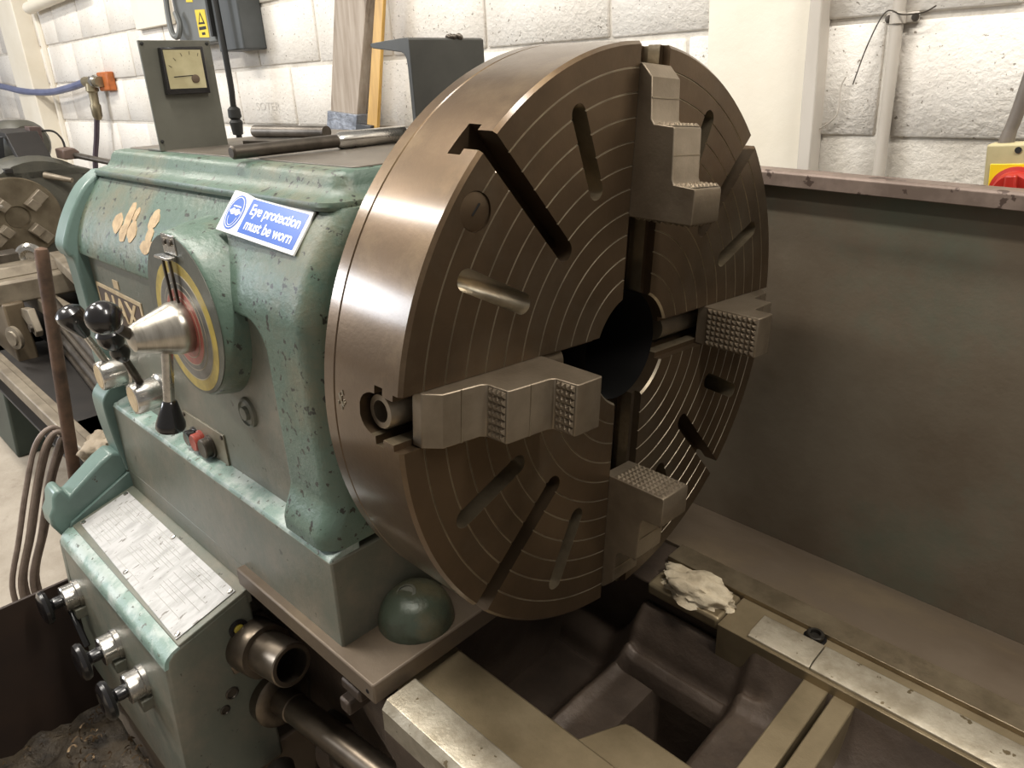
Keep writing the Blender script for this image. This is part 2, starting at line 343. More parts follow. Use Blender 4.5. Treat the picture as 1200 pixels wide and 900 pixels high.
for k in range(4):
    M4 = CM @ Matrix.Rotation(k * math.pi / 2, 4, 'X')
    if jm is None:
        j = obj('jaw', jaw_bm(), JAW, chuck, M4, .0012); jm = j.data
        bm = nb()
        teeth_grid(bm, (.0645, .2325, -.0295), (1, -.0, 0), (0, 0, 1), (0, 1, 0), 4, 7, .0068, .0084, .0034)
        teeth_grid(bm, (.0285, .3025, -.0295), (1, 0, 0), (0, 0, 1), (0, 1, 0), 4, 7, .0066, .0084, .0034)
        teeth_grid(bm, (.006, .187, -.0295), (1, 0, 0), (0, 0, 1), (0, -1, 0), 10, 7, .0085, .0084, .003)
        t = obj('jaw_teeth', bm, JAW, j, M4, 0, 2, 10); tm = t.data
        lm_ = obj('scribed_line', box(nb(), .0200, .0213, .3335, .3350, -.0305, .0305), GROOVE, j, M4).data; lm2_ = obj('scribed_line', box(nb(), .0581, .0590, .2670, .2685, -.0305, .0305), GROOVE, j, M4).data
        bm = nb()
        rev(bm, [(.0205, .115), (.0205, .386), (.019, .389), (.0125, .389), (.0125, .374), (0, .374)], (-.048, 0, 0), (0, 1, 0), 32)
        s = obj('jaw_screw', bm, JAW, chuck, M4); sm = s.data
        bm = nb(); box(bm, -.0565, -.0395, .3735, .3752, -.0085, .0085); rotn = list(bm.verts); bmesh.ops.rotate(bm, verts=rotn, cent=(-.048, .392, 0), matrix=Matrix.Rotation(R(25), 3, 'Y'))
        hole = obj('square_socket', bm, DARKHOLE, s, M4); hm_ = hole.data
    else:
        j = link(bpy.data.objects.new('jaw', jm), chuck, M4); b = j.modifiers.new('edge', 'BEVEL'); b.width = .0012; b.segments = 2; b.limit_method = 'ANGLE'; b.angle_limit = R(40)
        t = link(bpy.data.objects.new('jaw_teeth', tm), j, M4)
        link(bpy.data.objects.new('scribed_line', lm_), j, M4); link(bpy.data.objects.new('scribed_line', lm2_), j, M4)
        s = link(bpy.data.objects.new('jaw_screw', sm), chuck, M4); link(bpy.data.objects.new('square_socket', hm_), s, M4)
    t['kind'] = 'stuff'
pa = R(144.6); pc = Vector((0, .366 * math.cos(pa), .366 * math.sin(pa)))
bm = nb(); rev(bm, [(.0205, -.006), (.0205, -.0022), (.019, -.0016), (0, -.0012)], pc, (1, 0, 0), 32)
pg = obj('plug', bm, FACE, chuck, CM)
bm = nb(); cyl(bm, pc + Vector((-.0012, -.004, -.004)), pc + Vector((-.0012, .006, .008)), .0012, n=6); obj('plug_slot', bm, DARKHOLE, pg, CM)
bm = nb()
for (a, r0_, b_, r1_) in ((182, .396, 0, 0),): pass
for i in range(9):                                        # hammered reference number on the rim
    ang = R(180 + 4.8 - 4.0 + random.uniform(-1.6, 1.9)); x = -.105 + random.uniform(-.006, .006); r_ = .4003
    p = Vector((x, r_ * math.cos(ang), r_ * math.sin(ang))); q = p + Vector((random.uniform(-.004, .004), 0, random.uniform(.003, .008)))
    cyl(bm, p, q, .0011, n=5)
obj('stamped_marks', bm, LIGHTWAY, chuck, CM)

# ================================================================== HEADSTOCK
head = thing('lathe_headstock', 'green painted cast headstock of the big lathe with dial and levers', 'lathe headstock', (-.7, 0, -.45), fr=HM)
def sd_recess(x, z, r=.05):
    dx, dz = x + .372 + r, z - .05 + r
    return math.hypot(max(dx, 0), max(dz, 0)) + min(max(dx, dz), 0) - r
def yfront(x, z):
    y = -.352 if z < .06 else -.352 + 1.8 * (z - .06) ** 1.64
    m = 1 - smooth(-.0045, .0045, sd_recess(x, z)); y += .0145 * m
    y -= .02 * smooth(-.19, -.25, z) * (1 - m)
    if x > -.285: y += .035 * (1 - math.sqrt(max(0, 1 - ((x + .285) / .036) ** 2)))
    y += .0006 * noise.noise((x * 9, z * 9, 1.3))
    return y
xs = [-1.16 + (-.25 + 1.16) * i / 300 for i in range(301)]
zs = [-.264 + (.06 + .264) * i / 120 for i in range(121)] + [.06 + .147 * i / 34 for i in range(1, 35)]
bm = nb(); G = [[bm.verts.new((x, yfront(x, z), z)) for x in xs] for z in zs]
for a, b in zip(G, G[1:]):
    for i in range(len(xs) - 1): face(bm, (a[i], a[i + 1], b[i + 1], b[i]))
bt = [bm.verts.new((x, .3, .209)) for x in xs]; bb = [bm.verts.new((x, .3, -.264)) for x in xs]
for i in range(len(xs) - 1): face(bm, (G[-1][i], G[-1][i + 1], bt[i + 1], bt[i])); face(bm, (bt[i], bt[i + 1], bb[i + 1], bb[i])); face(bm, (bb[i], bb[i + 1], G[0][i + 1], G[0][i]))
face(bm, [g[-1] for g in G] + [bt[-1], bb[-1]]); face(bm, ([g[0] for g in G] + [bt[0], bb[0]])[::-1])
cast = obj('casting', bm, GREEN, head, HM, 0, 2, 50); cast.data.materials.append(GREEN_D)
for p in cast.data.polygons:
    if p.center.y < -.3 and sd_recess(p.center.x, p.center.z) < -.004: p.material_index = 1
def prof_round(pts, sub=6): return [(p.x, p.y) for p in spline([(a, b, 0) for a, b in pts], sub)]
sec = prof_round([(-.362, -.25), (-.362, -.1), (-.363, .03), (-.372, .052), (-.376, .072), (-.366, .1), (-.345, .14), (-.312, .185), (-.275, .212)])
bm = nb(); prism(bm, sec + [(.3, .212), (.3, -.25)], 'x', -1.205, -1.142); obj('end_flange', bm, GREEN_LIGHT, head, HM, .012, 3)
sec = prof_round([(-.375, -.45), (-.385, -.35), (-.388, -.28), (-.383, -.255), (-.365, -.235)])
bm = nb(); prism(bm, sec + [(.3, -.235), (.3, -.45)], 'x', -1.19, -1.118); obj('end_flange', bm, GREEN_LIGHT, head, HM, .01, 3)
# base with chipped ledge
bm = nb(); prism(bm, [(-.371, -.275), (.3, -.275), (.3, -.43), (-.373, -.43)], 'x', -1.12, -.25); obj('base', bm, GREEN_D, head, HM, .004, 3)
bm = nb(); box(bm, -1.12, -.563, -.373, .2, -.49, -.428); obj('base', bm, GREEN_D, head, HM, .002)
bm = nb(); prism(bm, [(-.3705, -.2755), (-.367, -.2705), (-.336, -.262), (-.32, -.262), (-.32, -.28), (-.3705, -.28)], 'x', -1.117, -.252); obj('base_ledge', bm, GREEN_LEDGE, head, HM, .002)
bm = nb(); prism(bm, [(-.154, .32), (-.154, -.388), (-.562, -.388), (-.562, .32)], 'z', -.4555, -.4215)
bf = obj('base_flange', bm, TRAYM, head, HM, .003)
bm = nb(); cyl(bm, (-.17, -.3885, -.44), (-.17, -.387, -.44), .0035, n=10); obj('dowel_hole', bm, DARKHOLE, bf, HM)
# dome with oil plug at the foot
bm = nb(); rings = []
for k in range(9):
    t = k / 8 * math.pi / 2; s = math.cos(t) ** .7 if k < 8 else .001
    rings.append([(-.205 + (.060) * s * math.cos(a), -.262 + .058 * s * math.sin(a), -.424 + .058 * math.sin(t) ** .9) for a in [2 * math.pi * i / 28 for i in range(28)]])
loft(bm, rings); dm = obj('oil_well_dome', bm, mat('oily_dome_paint', '4c5547', '645e48', .3, .1, 14, .4, .6, c3='3c3a30', c3_scale=9, c3_at=(.52, .7), bump=.002, bscale=40), head, ID, 0, 2, 60)
bm = nb(); rev(bm, [(.016, 0), (.016, .006), (.012, .008), (.012, .006), (0, .006)], (-.21, -.272, -.3735), (.1, -.35, 1), 20); obj('oil_plug', bm, GREEN_D, dm, ID)
# lid
def rrect(x0, x1, y0, y1, z, r, n=6):
    out = []
    for cx, cy, a0 in ((x1 - r, y1 - r, 0), (x0 + r, y1 - r, 90), (x0 + r, y0 + r, 180), (x1 - r, y0 + r, 270)):
        for k in range(n + 1): a = R(a0 + 90 * k / n); out.append((cx + r * math.cos(a), cy + r * math.sin(a), z))
    return out
bm = nb(); rg = []
for ins, z in ((.02, .200), (0, .2035), (-.002, .209), (.0, .2145), (.008, .2175), (.020, .2225), (.027, .233), (.030, .243), (.036, .2495), (.046, .2515), (.06, .2515)):
    rg.append(rrect(-1.165 + ins, -.262 - ins * .6, -.287 + ins, .31 - ins, z, max(.004, .035 - ins * .3)))
loft(bm, rg); obj('lid', bm, GREEN, head, HM, 0, 2, 40)
bm = nb(); loft(bm, [rrect(-1.105, -.29, -.225, .25, .250, .01), rrect(-1.105, -.29, -.225, .25, .2535, .01)]); obj('lid_top', bm, LIDTOP, head, HM, .001)
# dial boss, dial rings, cursor
DC = Vector((-.582, 0, .03))
bm = nb(); rev(bm, [(.152, -.08), (.139, .012), (.1345, .03), (.1315, .045), (.1285, .0495), (.1265, .0505), (0, .0505)], (-.582, -.323, .03), (0, -1, 0), 64)
boss = obj('dial_boss', bm, GREEN, head, HM, 0, 2, 45)
bm = nb(); rev(bm, [(.127, .0), (.127, .0012), (.0, .0012)], (-.582, -.3735, .03), (0, -1, 0), 64); obj('boss_face', bm, BOSSF, boss, HM)
dial = None; yd = -.3747
for (r_, m_, nm) in ((.105, YEL, 'dial_plate'), (.0875, WHT, 'dial_ring'), (.0855, GREYD, 'dial_ring'), (.0715, WHT, 'dial_ring'), (.070, GREYD, 'dial_ring'), (.0625, WHT, 'dial_ring'), (.061, REDD, 'dial_ring'), (.050, WHT, 'dial_ring'), (.0485, REDD, 'dial_ring')):
    yd -= .0003
    bm = nb(); rev(bm, [(r_, -.0006), (r_, 0), (0, 0)], (-.582, yd, .012), (0, -1, 0), 64)
    q = obj(nm, bm, m_, head if dial is None else dial, HM)
    if dial is None: dial = q; q['label'] = 'round speed dial with yellow, grey and red rings'
cur = obj('cursor_bracket', box(nb(), -.602, -.556, -.3765, -.3735, .128, .158), CHROME, head, HM, .001)
for px in (-.59, -.569): obj('screw', rev(nb(), [(.0055, 0), (.0055, .003), (0, .004)], (px, -.3765, .147), (0, -1, 0), 14), STEELDK, cur, HM)
obj('cursor_tab', box(nb(), -.609, -.558, -.390, -.3765, .122, .1265), CHROME, cur, HM, .0008)
for px in (-.5995, -.5745): obj('cursor_rail', box(nb(), px - .0025, px + .0025, -.3835, -.3795, .03, .125), STEELDK, cur, HM, .0005)
# lever hub cone, levers and knobs
bm = nb(); rev(bm, [(.040, 0), (.0415, .003), (.0415, .018), (.040, .022), (.023, .072), (.0195, .079), (.012, .083), (0, .0845)], (-.582, -.376, .014), (0, -1, 0), 48)
hub = obj('hub_cone', bm, CONEM, head, HM)
bm = nb(); cyl(bm, (-.584, -.409, -.012), (-.598, -.420, -.108), .0085, n=18); obj('lever_rod', bm, CHROME, hub, HM)
def pear(bm, p0, p1, r0, r1, L):
    rev(bm, [(r0 * .8, 0), (r0, L * .04), (r0 + (r1 - r0) * .35, L * .3), (r1 * .97, L * .72), (r1, L * .86), (r1 * .9, L * .94), (r1 * .82, L * .95), (0, L)], p0, Vector(p1) - Vector(p0), 28)
bm = nb(); pear(bm, (-.596, -.419, -.102), (-.603, -.425, -.155), .011, .0225, .054); obj('lever_knob', bm, BLACK, hub, HM)
bm = nb(); cyl(bm, (-.582, -.449, .016), (-.573, -.470, .037), .0085, .0075, n=16); obj('lever_rod', bm, STEELDK, hub, HM)
bm = nb(); ball(bm, (-.566, -.488, .060), .0245, (.1, -.4, .5)); obj('ball_knob', bm, BLACK, hub, HM)
def side_lever(cx, cz, kx, ky, kz, kind):
    bm = nb(); rev(bm, [(.036, 0), (.036, .006), (.031, .010), (.031, .052), (.029, .056), (.0255, .0565), (.0255, .055), (0, .055)], (cx, -.336, cz), (0, -1, 0), 40)
    h = obj('lever_hub', bm, CHROME, head, HM)
    obj('hub_cap', rev(nb(), [(.025, 0), (.0245, .0018), (0, .002)], (cx, -.391, cz), (0, -1, 0), 32), CREAM, h, HM)
    a = Vector((cx, -.372, cz + .028)); b = Vector((kx, ky, kz)); d = (b - a).normalized()
    obj('lever_rod', cyl(nb(), a - d * .01, b, .0075, .0065, 16), STEELDK if kind else CHROME, h, HM)
    bm = nb()
    if kind: rev(bm, [(.009, -.045), (.0165, -.03), (.017, -.022), (.0125, -.012), (.019, -.002), (.023, .012), (.02, .026), (.011, .034), (0, .036)], b, d, 28)
    else: rev(bm, [(.009, -.016), (.014, -.004), (.023, .018), (.0265, .034), (.025, .045), (.016, .053), (0, .056)], b, d, 28)
    obj('lever_knob', bm, BLACK, h, HM)
side_lever(-.885, -.19, -.852, -.408, -.062, True)
side_lever(-1.073, -.19, -1.066, -.402, -.083, False)
# badge, push buttons, drain plug, bare filler patches
bd = obj('name_badge', prism(nb(), [(-1.128, -.006), (-.885, -.012), (-.885, -.092), (-1.128, -.086)], 'y', -.3395, -.334), CREAM, head, HM, .0008)
obj('badge_field', prism(nb(), [(-1.117, -.014), (-.896, -.020), (-.896, -.084), (-1.117, -.078)], 'y', -.3402, -.336), BROWN, bd, HM)
FX = Matrix(((1, 0, 0, 0), (0, 0, -1, 0), (0, 1, 0, 0), (0, 0, 0, 1)))     # text plane -> front face (x right, z up, facing -y)
text_mesh('badge_lettering', 'AJAX', .068, Matrix.Translation((-1.006, -.3406, -.049)) @ FX, CREAM, bd, HM, .0006, 1.22, .0012)
obj('badge_tab', box(nb(), -1.02, -.99, -.339, -.334, -.004, .014), CREAM, head, HM, .0006)
pp = obj('button_plate', box(nb(), -.792, -.622, -.3405, -.334, -.273, -.204), mat('button_plate_grey', '8a8472', '77715f', .45, .3, 20), head, HM, .001)
for (bx, m_, r_) in ((-.75, BLACK, .015), (-.722, REDB, .0165), (-.684, STEELDK, .0185)):
    bm = nb(); rev(bm, [(r_ + .003, 0), (r_ + .003, .004), (r_, .005), (r_, .016), (r_ * .9, .018), (r_ * .6, .0175), (0, .017)], (bx, -.340, -.244), (0, -1, 0), 28); obj('push_button', bm, m_, pp, HM)
for sx, sz in ((-.785, -.21), (-.629, -.21), (-.629, -.267), (-.785, -.267)): obj('screw', rev(nb(), [(.004, 0), (.004, .002), (0, .003)], (sx, -.3405, sz), (0, -1, 0), 10), STEELDK, pp, HM)
bm = nb(); rev(bm, [(.026, 0), (.025, .006), (.021, .009), (.0195, .006), (.012, .006), (.011, .012), (0, .013)], (-.502, -.336, -.125), (0, -1, 0), 24); obj('drain_plug', bm, GREEN_D, head, HM)
def blob(cx, cz, a, b, rot, seed):
    pts = []
    for k in range(20):
        t = 2 * math.pi * k / 20; q = 1 + .28 * noise.noise((math.cos(t) * 1.6 + seed * 7, math.sin(t) * 1.6, seed * 3.1)) + .12 * noise.noise((math.cos(t) * 4 + seed, math.sin(t) * 4, seed))
        u, v = a * q * math.cos(t), b * q * math.sin(t); pts.append((cx + u * math.cos(rot) - v * math.sin(rot), cz + u * math.sin(rot) + v * math.cos(rot)))
    bm = nb(); F = [bm.verts.new((x, yfront(x, z) - .0012, z)) for x, z in pts]; B = [bm.verts.new((x, yfront(x, z) + .004, z)) for x, z in pts]
    face(bm, F)
    for i in range(20): face(bm, (F[i], F[(i + 1) % 20], B[(i + 1) % 20], B[i]))
    return bm
for i, (cx, cz, a, b, r_) in enumerate(((-.94, .132, .022, .017, 0), (-.897, .145, .016, .026, -.15), (-.90, .120, .018, .016, 0), (-.862, .124, .020, .017, .1), (-.868, .150, .010, .014, 0), (-.785, .150, .020, .016, 0), (-.782, .128, .014, .014, 0), (-.785, .108, .024, .012, .1))):
    obj('filler_patch', blob(cx, cz, a, b, r_, i + 1), FILLER, head, HM)

# eye protection sign, stuck on the curved shoulder
SU = Vector((.2135, .004, -.014)).normalized(); 
sc = Vector((-.412, -.3045, .1825)); SV = Vector((-.018, .0365, .050)); SV = (SV - SU * SV.dot(SU)).normalized(); SN = SU.cross(SV)
SM = HM @ Matrix(((SU.x, SV.x, SN.x, sc.x), (SU.y, SV.y, SN.y, sc.y), (SU.z, SV.z, SN.z, sc.z), (0, 0, 0, 1)))
sign = thing('safety_sign', 'blue and white eye protection sign stuck on the green headstock shoulder', 'sign', fr=SM)
obj('sign_board', box(nb(), -.106, .106, -.0325, .0325, -.002, .0012), WHITE, sign, SM, .0006)
obj('text_field', box(nb(), -.047, .099, -.0265, .0265, .0012, .0016), BLUE, sign, SM)
bm = nb(); prism(bm, [(-.077 + .0225 * math.cos(a), .0275 * math.sin(a)) for a in [2 * math.pi * k / 32 for k in range(32)]], 'z', .0012, .0016); ic = obj('pictogram', bm, BLUE, sign, SM)
bm = nb()
for a0, a1, ra, rb in ((0, 360, .0195, .0245), (200, 340, .0125, .021)):
    n = 40; I = []; O = []
    for k in range(n + 1):
        a = R(a0 + (a1 - a0) * k / n); I.append((-.077 + ra * .93 * math.cos(a), rb * .96 * math.sin(a))); O.append((-.077 + ra * math.cos(a), rb * math.sin(a)))
    for k in range(n): v = [bm.verts.new((x, y, .0019)) for x, y in (I[k], O[k], O[k + 1], I[k + 1])]; face(bm, v)
for cx in (-.083, -.071): prism(bm, [(cx + .0062 * math.cos(a), .001 + .0052 * math.sin(a)) for a in [2 * math.pi * k / 14 for k in range(14)]], 'z', .0016, .0019)
prism(bm, [(-.092, -.001), (-.062, -.001), (-.062, .003), (-.092, .003)], 'z', .0016, .0018)
prism(bm, [(-.088, .0085), (-.066, .0085), (-.068, .0105), (-.086, .0105)], 'z', .0016, .0019)
obj('goggles_symbol', bm, WHITE, ic, SM)
text_mesh('lettering', 'Eye protection', .0228, Matrix.Translation((.026, .0105, .0017)), WHITE, sign, SM, .0002, 1.0, .00035, .96)
text_mesh('lettering', 'must be worn', .0228, Matrix.Translation((.026, -.0125, .0017)), WHITE, sign, SM, .0002, 1.0, .00035, .96)

# ammeter panel standing on the lid
am = thing('ammeter_panel', 'upright grey steel panel with a square ammeter on the headstock lid', 'meter panel', (-.925, -.166, .253), fr=HM)
obj('panel_sheet', box(nb(), -.926, -.92, -.2315, -.1015, .252, .4455), METERP, am, HM, .0008)
obj('panel_foot', box(nb(), -.985, -.926, -.2315, -.1015, .252, .256), METERP, am, HM, .0008)
g = obj('meter_case', prism(nb(), [(-.2035, .3515), (-.1225, .3515), (-.1215, .4345), (-.2005, .4330)], 'x', -.921, -.908), BLACK, am, HM, .0015)
obj('meter_face', box(nb(), -.909, -.9073, -.1965, -.1285, .3615, .4285), METERF, g, HM)
obj('needle', cyl(nb(), (-.9068, -.186, .382), (-.9068, -.150, .384), .0008, n=6), BLACK, g, HM)
obj('needle_pivot', rev(nb(), [(.0075, 0), (.0075, .0015), (0, .0025)], (-.9073, -.147, .378), (1, 0, 0), 16), mat('meter_pivot', '5a4a3a', None, .5), g, HM)
for i, a in enumerate(range(30, 151, 20)):
    p = Vector((-.9071, -.150 + .042 * math.cos(R(a)) * 1.0, .378 + .042 * math.sin(R(a)))); d = Vector((0, math.cos(R(a)), math.sin(R(a))))
    obj('scale_mark', cyl(nb(), p, p + d * .006, .0006, n=5), mat('meter_mark', '5c543f', None, .6) if i == 0 else bpy.data.materials['meter_mark'], g, HM)
for sy, sz in ((-.226, .440), (-.108, .440), (-.226, .270)): obj('screw', rev(nb(), [(.0032, 0), (.003, .002), (0, .003)], (-.92, sy, sz), (1, 0, 0), 10), BLKPRINT, am, HM)

# channel iron offcut standing on the lid
ch = thing('channel_iron', 'short dark offcut of steel channel standing upright behind the faceplate', 'steel offcut', (-.5, .13, .253), fr=HM)
sec = [(-.612, .423), (-.612, .4175), (-.606, .4145), (-.525, .4045), (-.517, .401), (-.512, .393), (-.5105, .38), (-.5105, .2535), (-.5, .2535), (-.5, .4235), (-.505, .4265), (-.525, .4265)]
bm = nb(); prism(bm, sec, 'y', .047, .218); obj('channel_body', bm, mat('channel_grey', '42423e', '373734', .5, .15, 8), ch, HM, .0012)
bm = nb()
for k in range(7): ball(bm, (-.505 + random.uniform(-.004, .004), .14 + k * .004, .4265 + random.uniform(0, .003)), random.uniform(.003, .006), n=8)
obj('weld_bead', bm, STEELDK, ch, HM)
# bars lying on the lid
b1 = thing('pry_bar', 'long round steel bar with a thicker bright end lying on the headstock lid', 'steel bar', (-.57, -.12, .2535), fr=HM)
A = Vector((-.552, -.268, .2665)); Bm = Vector((-.594, -.062, .2675)); Cc = Vector((-.560, .06, .2685))
Bm = A + (Cc - A) * .58
bm = nb(); rev(bm, [(.008, 0), (.0105, .003), (.0108, (Bm - A).length)], A, Bm - A, 20); obj('thin_end', bm, STEELDK, b1, HM)
bm = nb(); rev(bm, [(.011, -.004), (.0145, .004), (.0145, (Cc - Bm).length), (.012, (Cc - Bm).length + .003)], Bm, Cc - Bm, 24); obj('thick_end', bm, CHROME, b1, HM)
bm = nb(); cyl(bm, (-1.03, .015, .268), (-.80, .05, .268), .0135, .012, 18)
tag(obj('round_bar', bm, STEELDK, None, HM), 'dark round bar lying across the lid behind the bright bar', 'steel bar')
bm = nb(); prism(bm, [(-.86, -.10), (-.66, -.045), (-.665, -.03), (-.865, -.085)], 'z', .2537, .262)
tag(obj('flat_bar', bm, STEELDK, None, HM, .001), 'short dark flat bar lying on the lid between the round bars', 'steel bar')

# ================================================================== FEED GEARBOX
gb = thing('feed_gearbox', 'green feed gearbox with a scratched alloy plate and three pull knobs', 'gearbox', (-.84, -.45, -.87), fr=HM)
sec = [(-.375, -.474), (-.503, -.5115), (-.517, -.517), (-.528, -.528), (-.532, -.545), (-.545, -.862), (-.375, -.862)]
bm = nb(); prism(bm, sec, 'x', -1.12, -.56); obj('housing', bm, GREEN_D, gb, HM, .006, 3)
bm = nb(); prism(bm, prof_round([(-.503, -.5105), (-.517, -.5155), (-.5295, -.5265), (-.5335, -.543)], 5) + [(-.52, -.543), (-.503, -.52)], 'x', -1.118, -.5605); obj('front_edge_band', bm, GREEN_LEDGE, gb, HM)
bm = nb(); prism(bm, [(-.377, -.471), (-.372, -.471), (-.372, -.50), (-.505, -.5125), (-.505, -.509)], 'x', -1.1205, -.5605); obj('top_cover', bm, GREEN_D, gb, HM, .0015)
def slope(y): return -.471 - (y + .377) * (-.038 / -.128) * 1.0 if False else -.471 + (y + .377) * (.038 / .128)
bm = nb(); hexa(bm, [(-1.10, -.492, slope(-.492)), (-.575, -.502, slope(-.502)), (-.575, -.392, slope(-.392)), (-1.10, -.390, slope(-.390)), (-1.10, -.492, slope(-.492) + .0022), (-.575, -.502, slope(-.502) + .0022), (-.575, -.392, slope(-.392) + .0022), (-1.10, -.390, slope(-.390) + .0022)])
ip = obj('instruction_plate', bm, PLATE, gb, HM, .0006); ip['label'] = 'scratched light alloy instruction plate'
for px, py in ((-1.092, -.487), (-1.092, -.396), (-.835, -.491), (-.835, -.396), (-.583, -.496), (-.583, -.398)):
    obj('rivet', rev(nb(), [(.0055, 0), (.0045, .0025), (0, .003)], (px, py, slope(py) + .002), (0, -.28, .96), 12), CHROME, ip, HM)
bm = nb()
for k in range(13):                                    # engraved table lines
    y = -.402 - k * .0070
    for j in range(3):
        xa = -1.07 + j * .165 + random.uniform(0, .02); xb = xa + random.uniform(.08, .14)
        if random.random() < .75: box(bm, xa, xb, y - .0007, y + .0007, slope(y) + .0021, slope(y) + .0024)
obj('engraving', bm, mat('engraved_grey', 'b0aeab', None, .5, .2), ip, HM)
ap = [(-.36, -.40), (-.395, -.382), (-.42, -.395), (-.494, -.447), (-.502, -.4245), (-.515, -.424), (-.523, -.437), (-.528, -.46), (-.537, -.475), (-.538, -.50), (-.525, -.533), (-.50, -.52), (-.375, -.44)]
bm = nb(); prism(bm, ap, 'x', -1.185, -1.121); obj('end_bracket', bm, GREEN_LIGHT, gb, HM, .007, 3)
bm = nb(); prism(bm, [(-.38, -.455), (-.515, -.525), (-.53, -.55), (-.54, -.70), (-.37, -.70)], 'x', -1.15, -1.122); obj('end_cover', bm, GREEN_D, gb, HM, .004)
bm = nb(); prism(bm, [(-.377, -.437), (-.372, -.437), (-.372, -.49), (-.51, -.518), (-.505, -.503)], 'x', -1.121, -1.112); obj('side_lip', bm, GREEN_LIGHT, gb, HM, .001)
for (kx, kz, tw) in ((-1.065, -.640, 20), (-.832, -.640, 0), (-.703, -.648, -10)):
    yf = -.537
    h = obj('knob_collar', rev(nb(), [(.031, 0), (.031, .008), (.028, .010), (.028, .031), (.0265, .033), (.014, .033), (0, .0332)], (kx, yf + .002, kz), (0, -1, 0), 36), CHROME, gb, HM)
    obj('collar_foot', box(nb(), kx - .008, kx + .03, yf - .02, yf + .004, kz - .043, kz - .02), GREEN_D, h, HM, .002)
    obj('pull_knob', rev(nb(), [(.0125, .028), (.013, .040), (.0125, .048), (.018, .052), (.034, .056), (.037, .062), (.035, .068), (.027, .072), (.02, .073), (.012, .070), (0, .069)], (kx, yf, kz), (0, -1, 0), 36), BLACK, h, HM)
bm = nb(); prism(bm, [(-1.085, -.66), (-1.07, -.662), (-1.005, -.735), (-1.02, -.742)], 'y', -.565, -.553); obj('selector_arm', bm, BLACK, gb, HM, .003)
sg = obj('sight_glass', rev(nb(), [(.017, 0), (.017, .004), (.0115, .005), (.0115, .002)], (-.56, -.4065, -.537), (1, 0, 0), 24), BLACK, gb, HM)
obj('glass_lens', rev(nb(), [(.0088, 0), (.0088, .0045), (.006, .006), (0, .0065)], (-.56, -.4065, -.537), (1, 0, 0), 20), mat('sight_yellow', 'b3a23f', '8f8030', .2), sg, HM)
for y, z, r_ in ((-.441, -.6585, .012), (-.4585, -.684, .009)): obj('screw_plug', rev(nb(), [(r_, 0), (r_, .0015), (r_ * .8, .0025), (r_ * .7, .0005), (0, .0005)], (-.56, y, z), (1, 0, 0), 18), STEELDK, gb, HM)
# output sleeve and feed shaft
T0 = Vector((-.562, -.391, -.596)); T1 = Vector((-.408, -.378, -.566)); td = (T1 - T0).normalized()
fs = thing('feed_sleeve', 'short oily steel sleeve with an open end on the gearbox side', 'shaft sleeve', T0)
obj('nut_flange', rev(nb(), [(.058, 0), (.058, .012), (.054, .014), (.05, .0145)], T0, td, 6), BRONZE, fs, ID, .002)
obj('sleeve_barrel', rev(nb(), [(.048, .01), (.048, .070), (.046, .073), (.037, .074), (.037, .150), (.035, .152), (.0285, .152), (.0285, .10), (0, .10)], T0, td, 40), BRONZE, fs)
obj('sleeve_bore', rev(nb(), [(.028, .101), (.0275, .1015), (0, .102)], T0, td, 32), DARKHOLE, fs)
S0 = Vector((-.535, -.365, -.728)); S1 = Vector((-.10, -.338, -.682)); sd_ = (S1 - S0).normalized()
sh = thing('feed_shaft', 'long oily feed shaft with a wide collar running below the bed', 'shaft', S0)
obj('shaft_collar', rev(nb(), [(.02, -.03), (.052, -.028), (.054, -.024), (.054, .018), (.050, .021), (.030, .022)], S0, sd_, 40), BRONZE, sh)
obj('shaft_rod', rev(nb(), [(.027, 0), (.027, .062), (.0245, .063), (.0245, .066), (.0255, .067), (.0255, .40), (0, .40)], S0, sd_, 32), BRONZE, sh)
obj('bearing_boss', rev(nb(), [(.05, 0), (.053, .02), (.045, .035), (0, .036)], S0 + Vector((-.045, -.045, .04)), sd_, 28), STEELDK, sh)

# ================================================================== LATHE BED
bed = thing('lathe_bed', 'oily cast iron lathe bed with scraped ways and open cross ribs below the faceplate', 'lathe bed', (.3, 0, -1.15))
XR = 2.2
bm = nb(); prism(bm, [(-.386, -.452), (-.377, -.4405), (-.375, -.44), (-.3275, -.44), (-.3265, -.441), (-.316, -.461), (-.30, -.47), (-.30, -.49), (-.386, -.49)], 'x', -.128, XR)
fr_ = obj('front_way', bm, LIGHTWAY, bed, ID, .0012); fr_['label'] = 'pale scraped front guide way'
bm = nb(); prism(bm, [(-.318, -.4605), (-.2365, -.4605), (-.233, -.464), (-.233, -.52), (-.318, -.52)], 'x', -.14, XR); obj('flat_way', bm, TAN, bed, ID, .0012)
bm = nb(); prism(bm, [(-.135, -.386 + .03), (-.135, -.232), (-.178, -.232), (-.182, -.236), (-.182, -.315)], 'z', -.56, -.4625); obj('way_end', bm, TAN, bed, ID, .004, 3)
bm = nb(); prism(bm, [(-.386, -.488), (-.386, -.515), (-.375, -.56), (-.36, -.80), (-.22, -.80), (-.22, -.518), (-.24, -.488)], 'x', -.13, XR); obj('front_rail', bm, CAST, bed, ID, .003)
